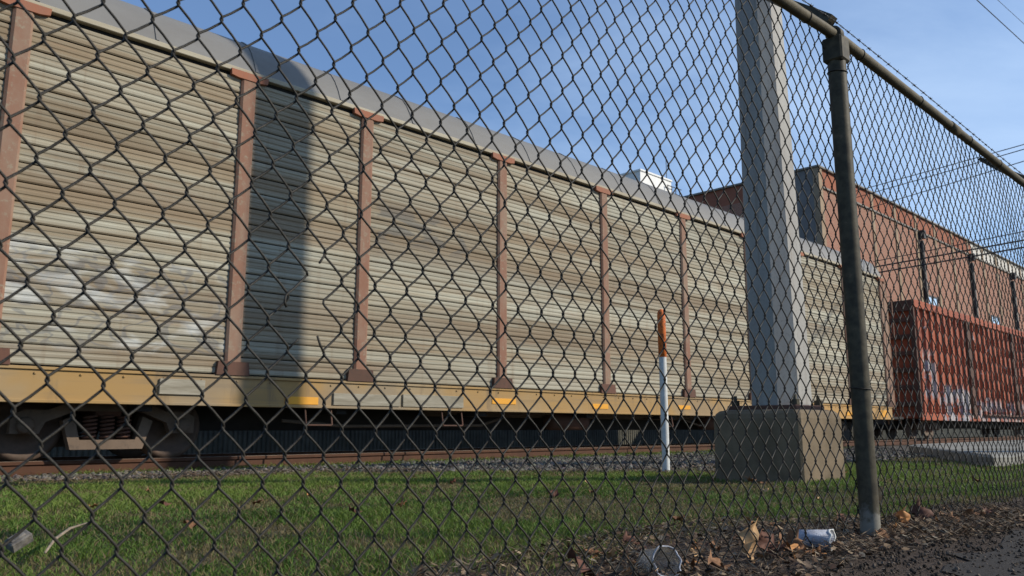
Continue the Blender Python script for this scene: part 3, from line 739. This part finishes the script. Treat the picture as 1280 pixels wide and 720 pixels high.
for px_ in (-.1, 3.11, 6.3):
    zr = rail_z(px_)
    b = MB(); b.tube([(px_, PYF, -.1), (px_, PYF, .15), (px_, PYF, zr-.05)], .0355, 24, cap=False)
    po = b.build('fence_post', M['fencepost'], fe)
    for z in (.55, 1.82):
        b = MB(); pts = [(px_+.038*math.cos(t), PYF+.038*math.sin(t), z+.004*math.sin(t)) for t in np.linspace(0, 2*math.pi, 20)]
        b.tube(pts, .0022, 5); b.build('tie_wire', M['wire'], po)
    # cast cap: square socket, rail eye, slanted barb arm
    b = MB(); b.box((px_-.041, PYF-.041, zr-.125), (px_+.041, PYF+.041, zr-.022), .007)
    b.lathe([(.0225, -.018), (.032, -.018), (.032, .018), (.0225, .018)], (px_, PYF, zr), (1, 0, 0), 18)
    b.build('post_cap', M['fencepost'], po)
    b = MB(); a0 = Vector((px_, PYF+.016, zr+.052)); dr = Vector((0, .76, .65)).normalized(); nz = Vector((0, -.65, .76)); w = .027
    vs = []
    for t_, hh in ((0, .034), (.12, .030), (.42, .016)):
        for sx_ in (-w, w): vs += [a0 + dr*t_ + nz*hh + Vector((sx_, 0, 0)), a0 + dr*t_ - nz*hh*.6 + Vector((sx_, 0, 0))]
    fs = []
    for s_ in (0, 4): fs += [(s_, s_+4, s_+6, s_+2), (s_+1, s_+3, s_+7, s_+5), (s_, s_+1, s_+5, s_+4), (s_+2, s_+6, s_+7, s_+3)]
    fs += [(0, 2, 3, 1), (8, 9, 11, 10)]
    b.add(vs, fs); b.build('barb_arm', M['fencepost'], po)
# barbed strand just over the rail: two twisted wires and four-point barbs
b = MB()
for ph_ in (0, math.pi):
    pts = []
    for x in np.arange(-1.2, 9.3, .03):
        z = rail_z(x) + .064 + .004*math.sin(x*2.0); pts.append((x, PYF+.0022*math.cos(x*55+ph_), z+.0022*math.sin(x*55+ph_)))
    b.tube(pts, .0014, 4)
bw = b.build('barbed_wire', M['barb'], fe)
x = -1.1
while x < 9.2:
    z = rail_z(x) + .064 + .004*math.sin(x*2.0); b = MB(); a = random.uniform(0, 3.14)
    for q in range(2):
        t = a + q*1.5; u = Vector((.25*(-1)**q, math.cos(t), math.sin(t))).normalized()*.0105; c = Vector((x + q*.005, PYF, z))
        b.tube([c - u, c + u], [.0007, .0012] if q else [.0012, .0007], 4)
    b.lathe([(.0036, -.006), (.0042, 0), (.0036, .006)], (x+.002, PYF, z), (1, 0, 0), 6)
    b.build('barb', M['barb'], bw); x += random.uniform(.10, .125)

# ------------------------------------------------------------------ overhead wires
def cable(label, a, b_, sag, r, group):
    a = Vector(a); b_ = Vector(b_); m = MB()
    m.tube([a.lerp(b_, t) - Vector((0, 0, sag*4*t*(1-t))) for t in np.linspace(0, 1, 28)], r, 5)
    tag(m.build('overhead_wire', M['cable']), label, 'wire', group)
dirv = Vector((.281, .960, 0)); nv = Vector((.960, -.281, 0))
def cross(label, Lp, zA, slope, r, t0, t1, sag, grp):
    a = nv*Lp + dirv*t0; c = nv*Lp + dirv*t1
    cable(label, (a.x, a.y, zA), (c.x, c.y, zA + slope*(t1-t0)), sag, r, grp)
G1 = 'cables crossing in front of the brick building'; G2 = 'thin wires crossing the sky at right'
HOOK = []
def ray(x, y):
    th, ps = R(PITCH), R(YAW)
    F = Vector((math.cos(th)*math.cos(ps), math.cos(th)*math.sin(ps), math.sin(th))); Rr = Vector((math.sin(ps), -math.cos(ps), 0)); U = Rr.cross(F)
    return F*1014 + Rr*(x-640) - U*(y-360)
def cross2(label, Lp, pa, pb, r, grp, ext=25, sag=.15):
    P = []
    for q in (pa, pb):
        d = ray(*q); s = Lp/(d.x*nv.x + d.y*nv.y); P.append(Vector((d.x*s, d.y*s, CAMH + d.z*s)))
    u = (P[1]-P[0]); c = P[1] + u.normalized()*ext
    cable(label, P[0], c, sag, r, grp)
cross2('upper of the two thick cables slung in front of the brick building', 33, (1092, 334), (1280, 297), .035, G1)
cross2('lower of the two thick cables slung in front of the brick building', 33, (1096, 341), (1280, 306), .035, G1)
cross2('thin cable sagging across the brick building just under its parapet', 33, (1092, 327), (1280, 286), .020, G1)
cross2('topmost thin wire crossing the sky above the top rail at right', 30, (1066, 240), (1280, 177), .018, G2)
cross2('middle thin wire crossing the sky above the top rail at right', 30, (1070, 247), (1280, 183), .018, G2)
cross2('lowest thin wire crossing the sky behind the top rail at right', 30, (1080, 262), (1280, 198), .018, G2)
def along(label, Yd, pa, pb, r):
    P = []
    for q in (pa, pb):
        d = ray(*q); k_ = Yd/d.y; P.append(Vector((d.x*k_, Yd, CAMH + d.z*k_)))
    u = (P[1]-P[0]).normalized(); cable(label, P[0] - u*4, P[1] + u*30, .05, r, 'wires in the top right corner')
along('heavier of the two wires cutting the top right corner of the sky', 6.0, (1222, 0), (1280, 53), .014)
along('finer of the two wires cutting the top right corner of the sky', 5.6, (1248, 0), (1280, 29), .007)

# square concrete column that throws the broad shadow on the wagon (behind the camera's view)
sh = 5.74; cyc = -1.6; tX = sh + (10.7 - cyc)*math.tan(R(AZ)); w = .78
cc = thing('concrete_column', 'square grey concrete column standing behind the path, to the right of the view', 'column', (tX, cyc, 0))
rot = Matrix.Translation((tX, cyc, 0)) @ Matrix.Rotation(R(AZ), 4, 'Z')
b = MB(); b.box((-w/2, -w/2, 0), (w/2, w/2, 17), .02, rot); b.build('shaft', M['pad'], cc)
b = MB(); b.box((-w/2-.2, -w/2-.2, -.1), (w/2+.2, w/2+.2, .35), .03, rot); b.build('footing', M['pad'], cc)

# ------------------------------------------------------------------ grass, stones, litter
N = 430000
r_ = rng.uniform(1.5, 15.5, N); a_ = R(1)*rng.uniform(8, 96, N)
gx_ = r_*np.cos(a_); gy_ = r_*np.sin(a_)
lim = edge_b(gx_) + .40*pnoise(gx_, gy_, 3, 3) + .55*rng.random(N)**2
patch = pnoise(gx_, gy_, 1.9, 5); patch2 = pnoise(gx_, gy_, 6.5, 6)
near = verge(gx_) + .16*pnoise(gx_, gy_, 6, 9) - .25*rng.random(N)**3*(gx_ < 3.9)
keep = (gy_ > near) & (gy_ < lim) & ~((gx_ > 6.2) & (gx_ < 7.05) & (gy_ > 3.02) & (gy_ < 3.9)) & ~((gy_ > 2.7) & (gx_ > 10) & (gy_ < 2.75 + (gx_-10)*.48))
keep &= rng.uniform(-.9, 1, N) < (patch*.4 + patch2*.35 + .75)
# a scatter of taller weeds along the near rail
gx_, gy_, r_, patch, patch2, lim = [q[keep] for q in (gx_, gy_, r_, patch, patch2, lim)]
nW = 22000; wx = rng.uniform(1.5, 22, nW); wy = np.where(rng.random(nW) < .6, rng.normal(11.30, .06, nW), rng.normal(10.2, .6, nW)); wk = (pnoise(wx, wy*.2, 3, 12) + rng.uniform(-.5, .5, nW) > -.12) & (wy < 11.41); wx, wy = wx[wk], wy[wk]
gx2 = np.r_[gx_, wx]; gy2 = np.r_[gy_, wy]; rr = np.hypot(gx2, gy2); n = len(gx2); weed = np.r_[np.zeros(len(gx_)), np.ones(len(wx))]
pa = np.r_[patch, np.zeros(len(wx))]; pb_ = np.r_[patch2, np.zeros(len(wx))]; lm = np.r_[lim, np.full(len(wx), 99.)]
gz2 = gz(gy2)
h = (.012 + .022*rng.random(n)**2) * (1 + .45*pa + .40*pb_) * (1 + 2.2*weed*rng.random(n)) + .006; h = np.maximum(h, .012)
wd = (.0010 + .00040*rr) * rng.uniform(.7, 1.4, n)
az = rng.uniform(0, 6.283, n); lean = rng.uniform(.3, 1.7, n)*h; la = rng.uniform(0, 6.283, n)
dx, dy = np.cos(az)*wd, np.sin(az)*wd; lx, ly = np.cos(la)*lean, np.sin(la)*lean
B0 = np.c_[gx2-dx, gy2-dy, gz2]; B1 = np.c_[gx2+dx, gy2+dy, gz2]
M0 = np.c_[gx2+lx*.35-dx*.8, gy2+ly*.35-dy*.8, gz2+h*.62]; M1 = np.c_[gx2+lx*.35+dx*.8, gy2+ly*.35+dy*.8, gz2+h*.62]
T = np.c_[gx2+lx, gy2+ly, gz2+h]
V = np.stack([B0, B1, M0, M1, T], 1).reshape(-1, 3); i5 = np.arange(n)*5
F = np.concatenate([np.c_[i5, i5+1, i5+3], np.c_[i5, i5+3, i5+2], np.c_[i5+2, i5+3, i5+4]])
g1 = np.array([.078, .145, .024]); g2 = np.array([.150, .205, .040]); g3 = np.array([.20, .17, .075]); g4 = np.array([.16, .12, .06])
tt = np.clip(.5 + .9*pa + rng.normal(0, .25, n), 0, 1)[:, None]
c = g1*(1-tt) + g2*tt
c = np.where((weed == 1)[:, None], np.array([.16, .22, .05])*(.6+.6*rng.random((n, 1))), c)
edge = np.clip(1 - (lm - gy2)/1.3, 0, 1)
dry = (rng.random(n) < np.clip(.08 + .85*np.clip(-pb_, 0, 1) + .65*np.clip(-pa, 0, 1) + .75*edge + .55*np.clip(1-(gy2-verge(gx2)+.1)/.35, 0, 1), 0, .92)) & (weed == 0)
dd = rng.random(n)[:, None]; c = np.where(dry[:, None], g3*dd + g4*(1-dd), c)
tag(link('grass', np_mesh('grass', V, F, M['grass'], np.repeat(c, 5, 0))), 'short green lawn with dry brown blades between the fence and the track', 'grass', kind='stuff')

def scatter_stones(name, x, y, z, s, tint, label, cat):
    ico = np.array([(0,0,1),(.89,0,.45),(.28,.85,.45),(-.72,.53,.45),(-.72,-.53,.45),(.28,-.85,.45),(.72,.53,-.45),(-.28,.85,-.45),(-.89,0,-.45),(-.28,-.85,-.45),(.72,-.53,-.45),(0,0,-1)])
    fi = np.array([(0,1,2),(0,2,3),(0,3,4),(0,4,5),(0,5,1),(1,6,2),(2,7,3),(3,8,4),(4,9,5),(5,10,1),(6,7,2),(7,8,3),(8,9,4),(9,10,5),(10,6,1),(11,7,6),(11,8,7),(11,9,8),(11,10,9),(11,6,10)])
    n = len(x); V = ico[None]*rng.uniform(.6, 1.15, (n, 12, 1)); V = V*rng.uniform(.6, 1.2, (n, 1, 3))*s[:, None, None]
    a = rng.uniform(0, 6.283, n); ca, sa = np.cos(a)[:, None], np.sin(a)[:, None]; b_ = rng.uniform(-1, 1, n); cb_, sb = np.cos(b_)[:, None], np.sin(b_)[:, None]
    X, Y, Z = V[..., 0], V[..., 1], V[..., 2]; Y, Z = Y*cb_-Z*sb, Y*sb+Z*cb_; X, Y = X*ca-Y*sa, X*sa+Y*ca
    V = np.stack([X + x[:, None], Y + y[:, None], Z + (z + s*.25)[:, None]], -1).reshape(-1, 3)
    F = (fi[None] + (np.arange(n)*12)[:, None, None]).reshape(-1, 3)
    tag(link(name, np_mesh(name, V, F, M['stones'], np.repeat(tint, 12, 0))), label, cat, kind='stuff')
n = 26000
x = np.r_[rng.uniform(.5, 12, 15000), rng.uniform(8, 34, 11000)]; y = np.r_[rng.uniform(4.6, 11.4, 15000), rng.uniform(4.6, 11.4, 11000)]
k_ = (y > edge_b(x) - .15 + .3*pnoise(x, y, 4, 21)) & (rng.random(n) < .55 + .6*(pnoise(x, y, 2.2, 77) > -.2)) & ~((x > 10) & (y < 2.85 + (x-10)*.46)) ; x, y = x[k_], y[k_]
s = rng.uniform(.016, .042, len(x)) * np.where(y > 9.5, 1.15, 1.0)
gr = rng.uniform(.03, .17, len(x))[:, None]*np.array([1, .90, .76])*rng.uniform(.9, 1.1, (len(x), 3))
scatter_stones('ballast', x, y, gz(y) + .006, s, gr, 'grey crushed stone ballast along the near rail', 'gravel')
# path grit
n = 16000; x = rng.uniform(1.3, 7, n); y = rng.uniform(.3, 1.3, n); k_ = rng.random(n) < np.clip((y-.45)/.5, 0.06, 1); x, y = x[k_], y[k_]
s = .002 + .006*rng.random(len(x))**2; gr = (.02 + .12*rng.random(len(x))**2)[:, None]*np.array([1, .78, .6])
scatter_stones('grit', x, y, np.full(len(x), .008), s, gr, 'loose grit and mulch crumbs on the path edge', 'gravel')
# leaf litter: curled scraps and straw
n = 24000; x = np.r_[rng.uniform(.6, 4.6, 22800), rng.uniform(4, 9, 1200)]; y = 1.02 + rng.random(n)*(verge(x)-.96) + .05*np.sin(x*3)
k_ = (y > .85) & (y < 2.0) & (rng.random(n) < .45 + .55*(pnoise(x, y*2, 5, 31) > -.1)); x, y = x[k_], y[k_]; n = len(x)
L_ = rng.uniform(.010, .034, n); straw = rng.random(n) < .74; wdt = np.where(straw, rng.uniform(.0007, .0016, n), L_*rng.uniform(.3, .6, n)); L_ = np.where(straw, L_*2.1, L_*.8)
a = rng.uniform(0, 6.283, n); up = rng.uniform(-.1, .75, n)*np.where(straw, .8, 1); z0 = rng.uniform(.006, .022, n)
ux, uy = np.cos(a), np.sin(a); vx, vy = -uy, ux; tl = rng.uniform(-.6, .6, n)
n2 = 5000; x2 = rng.uniform(1.2, 9, n2); y2 = edge_b(x2) + rng.normal(.15, .30, n2); kk = pnoise(x2, y2, 2.0, 55) + rng.uniform(-.4, .4, n2) > -.1; x2, y2 = x2[kk], y2[kk]; n2 = len(x2)
x = np.r_[x, x2]; y = np.r_[y, y2]; L_ = np.r_[L_, rng.uniform(.04, .11, n2)]; wdt = np.r_[wdt, rng.uniform(.003, .007, n2)]; straw = np.r_[straw, np.ones(n2, bool)]
up = np.r_[up, rng.uniform(-.05, .5, n2)]; z0 = np.r_[z0, gz(y2) + rng.uniform(.01, .035, n2)]; a = np.r_[a, rng.uniform(0, 6.283, n2)]; n = len(x)
ux, uy = np.cos(a), np.sin(a); vx, vy = -uy, ux; tl = rng.uniform(-.6, .6, n)
def P(s_, t_, lift): return np.c_[x + ux*L_*s_ + vx*wdt*t_, y + uy*L_*s_ + vy*wdt*t_, z0 + L_*lift*up + wdt*t_*tl + .004]
V = np.stack([P(-.5, 0, 0), P(-.1, -.7, .25), P(-.1, .7, .3), P(.25, -.6, .6), P(.25, .6, .5), P(.55, 0, .95)], 1).reshape(-1, 3); i6 = np.arange(n)*6
F = np.concatenate([np.c_[i6, i6+1, i6+2], np.c_[i6+1, i6+3, i6+4], np.c_[i6+1, i6+4, i6+2], np.c_[i6+3, i6+5, i6+4]])
pal = np.array([(.13, .08, .048), (.20, .135, .08), (.27, .20, .13), (.07, .04, .028), (.19, .16, .12), (.12, .085, .06)]); c = pal[rng.integers(0, 6, n)]*rng.uniform(.7, 1.15, (n, 1))
tag(link('leaf_litter', np_mesh('leaf_litter', V, F, M['litter'], np.repeat(c, 6, 0))), 'matted brown leaf scraps and straw along the foot of the fence', 'leaf litter', kind='stuff')

# ------------------------------------------------------------------ individual leaves
def leaf_mesh(kind, mat, size, curl):
    lob = {'maple': [(0, -.5), (.12, -.36), (.33, -.34), (.31, -.14), (.46, .05), (.30, .14), (.27, .34), (.12, .34), (0, .54)],
           'oval': [(0, -.55), (.13, -.35), (.22, -.08), (.20, .18), (.09, .42), (0, .58)]}[kind]
    outl = lob + [(-a, b_) for a, b_ in lob[-2:0:-1]]; n_ = len(outl); b = MB()
    rl = random.Random(int(size*1e4)); outl = [(a*rl.uniform(.72, 1.15), b_*rl.uniform(.85, 1.1)) for a, b_ in outl]
    def C(a, b_):
        return (a*size, b_*size, size*(curl*(a*a*2.2) + curl*.55*(b_*b_) + .13*math.sin(8*a+5*b_) + .10*math.sin(13*b_-6*a+1) - .55*abs(a)*(curl > .6)))
    vs = [C(0, .02)] + [C(a*.55, b_*.55) for a, b_ in outl] + [C(a, b_) for a, b_ in outl]
    fs = []
    for i in range(n_):
        j = (i+1) % n_; fs += [(0, 1+i, 1+j), (1+i, 1+n_+i, 1+n_+j, 1+j)]
    b.add(vs, fs, True); b.tube([C(0, -.45), (0, -.62*size, size*.12), (0.02*size, -.80*size, size*.16)], size*.012, 4)
    return b.mesh('dry_leaf', mat)
def leaf(me, loc, rot, label, group=None):
    o = link('dry_leaf', me, None, loc); o.rotation_euler = rot; tag(o, label, 'leaf', group); return o
leaf(leaf_mesh('oval', M['leaf_tan'], .125, 1.0), (2.33, 1.325, .06), (R(80), R(14), R(-8)), 'large pale tan leaf standing on edge left of the paper cup')
leaf(leaf_mesh('maple', M['leaf_dark'], .12, 1.1), (2.44, 1.335, .04), (R(60), R(-15), R(10)), 'dark maroon curled leaf between the pale standing leaf and the paper cup')
leaf(leaf_mesh('maple', M['leaf_brown'], .10, 1.2), (2.56, 1.31, .035), (R(40), R(25), R(-80)), 'brown curled leaf lying against the closed end of the paper cup')
leaf(leaf_mesh('oval', M['leaf_orange'], .10, .7), (2.50, 1.25, .02), (R(15), R(-20), R(40)), 'orange tan leaf lying in front of the dark maroon leaf')
leaf(leaf_mesh('maple', M['leaf_dark'], .13, 1.0), (3.75, 1.32, .04), (R(48), R(5), R(-40)), 'dark brown leaf heaped against the mesh just right of the post')
leaf(leaf_mesh('maple', M['leaf_orange'], .09, 1.0), (3.50, 1.30, .045), (R(75), R(5), R(-20)), 'upright orange brown leaf against the mesh beside the post foot')
leaf(leaf_mesh('oval', M['leaf_tan'], .085, .5), (3.42, 1.36, .13), (R(80), R(20), R(-60)), 'pale leaf caught in the mesh just right of the post')
leaf(leaf_mesh('maple', M['leaf_brown'], .08, 1.1), (2.05, 1.27, .03), (R(30), R(15), R(10)), 'rusty orange leaf beside the clear plastic cup')
leaf(leaf_mesh('oval', M['leaf_dark'], .13, .9), (1.75, 1.50, .03), (R(30), R(10), R(80)), 'dark folded leaf among the straw left of the clear plastic cup')
leaf(leaf_mesh('oval', M['leaf_tan'], .10, .3), (1.28, 1.52, .02), (R(20), R(5), R(-10)), 'grey tan strip of leaf at the lower left of the litter')
pool = [leaf_mesh(k, M[m_], s_, c_) for k, m_, s_, c_ in (('maple', 'leaf_brown', .08, .9), ('oval', 'leaf_tan', .065, .7), ('oval', 'leaf_brown', .075, 1.1), ('maple', 'leaf_dark', .085, .8), ('oval', 'leaf_orange', .06, .8))]
for i in range(38):
    x = random.uniform(1.2, 4.2); y = random.uniform(1.15, float(verge(x))-.02)
    leaf(random.choice(pool), (x, y, random.uniform(.012, .03)), (random.uniform(-.7, .7), random.uniform(-.7, .7), random.uniform(0, 6.28)), 'small dry leaf in the litter strip at the foot of the fence', 'small leaves along the fence foot')
for i in range(26):
    x = random.uniform(1.5, 8); y = random.uniform(1.8, 6.5)
    if y < float(edge_b(x)): leaf(random.choice(pool), (x, y, gzf(y)+random.uniform(.03, .045)), (random.uniform(-.6, .6), random.uniform(-.6, .6), random.uniform(0, 6.28)), 'small fallen leaf scattered on the lawn behind the fence', 'leaves scattered on the lawn')

# ------------------------------------------------------------------ litter items
rv = Vector((math.sin(R(YAW)), -math.cos(R(YAW)), 0)); fw = Vector((math.cos(R(YAW)), math.sin(R(YAW)), 0))
def crush(p):                                   # a trodden-on cup: flattened and dented
    x, y, z = p
    z = .004 + (z - .004)*(.90 + .06*math.sin(x*60 + y*35)) if z > .02 else z
    return (x + .0035*math.sin(z*190 + y*90), y + .004*math.sin(x*110 + z*80), z + .0025*math.sin(x*170 + y*60))
pc = thing('paper_cup', 'white paper cup lying on its side in the leaves left of the post', 'cup', (2.70, 1.29, .008))
ax = (rv*.86 - fw*.48 + Vector((0, 0, .02))).normalized(); c0 = Vector((2.70, 1.30, .039)) - ax*.06
b = MB(); b.lathe([(0, .006), (.026, .006), (.027, .0), (.029, .0), (.0385, .118), (.0365, .118), (.027, .010), (0, .010)], c0, ax, 28); b.v = [crush(p) for p in b.v]; b.build('cup_wall', M['paper'], pc)
b = MB(); b.lathe([(.0385, .113), (.0405, .115), (.041, .119), (.039, .122), (.0365, .119)], c0, ax, 28); b.v = [crush(p) for p in b.v]; b.build('rim', M['markwhite'], pc)
cp = thing('plastic_cup', 'clear plastic cup lying open toward the path in the brown litter', 'cup', (1.90, 1.37, 0))
ax = (-fw*.80 + rv*.42 + Vector((0, 0, .16))).normalized(); c0 = Vector((1.90, 1.36, .045)) - ax*.06
b = MB(); b.lathe([(0, 0), (.030, 0), (.034, .004), (.044, .085), (.0465, .10), (.045, .10), (.0425, .085), (.032, .006), (0, .004)], c0, ax, 28); b.v = [crush(p) for p in b.v]; b.build('cup_wall', M['plastic'], cp)
b = MB(); b.lathe([(.045, .099), (.0475, .0995), (.048, .102), (.046, .103), (.044, .101)], c0, ax, 28); b.v = [crush(p) for p in b.v]; b.build('rim', M['paper'], cp)
b = MB(); pts = [(.785, 2.80, .02), (.86, 2.98, .035), (.96, 3.17, .045), (1.075, 3.36, .04)]
b.tube([(x, y, z+.012) for x, y, z in pts], [.004, .0055, .005, .003], 6); tag(b.build('stick', M['stick']), 'bleached bent stick lying on the lawn at lower left', 'stick')
b = MB(); rotc = Matrix.Translation((.80, 3.15, .035)) @ Matrix.Rotation(R(12), 4, 'Z') @ Matrix.Rotation(R(-28), 4, 'Y') @ Matrix.Rotation(R(24), 4, 'X')
b.box((-.036, -.022, -.022), (.036, .022, .014), .004, rotc); b.box((-.030, -.012, .0), (.020, .016, .020), .003, rotc); tag(b.build('concrete_chunk', M['chunk']), 'pale broken concrete chunk lying on the lawn at the left edge', 'rubble')
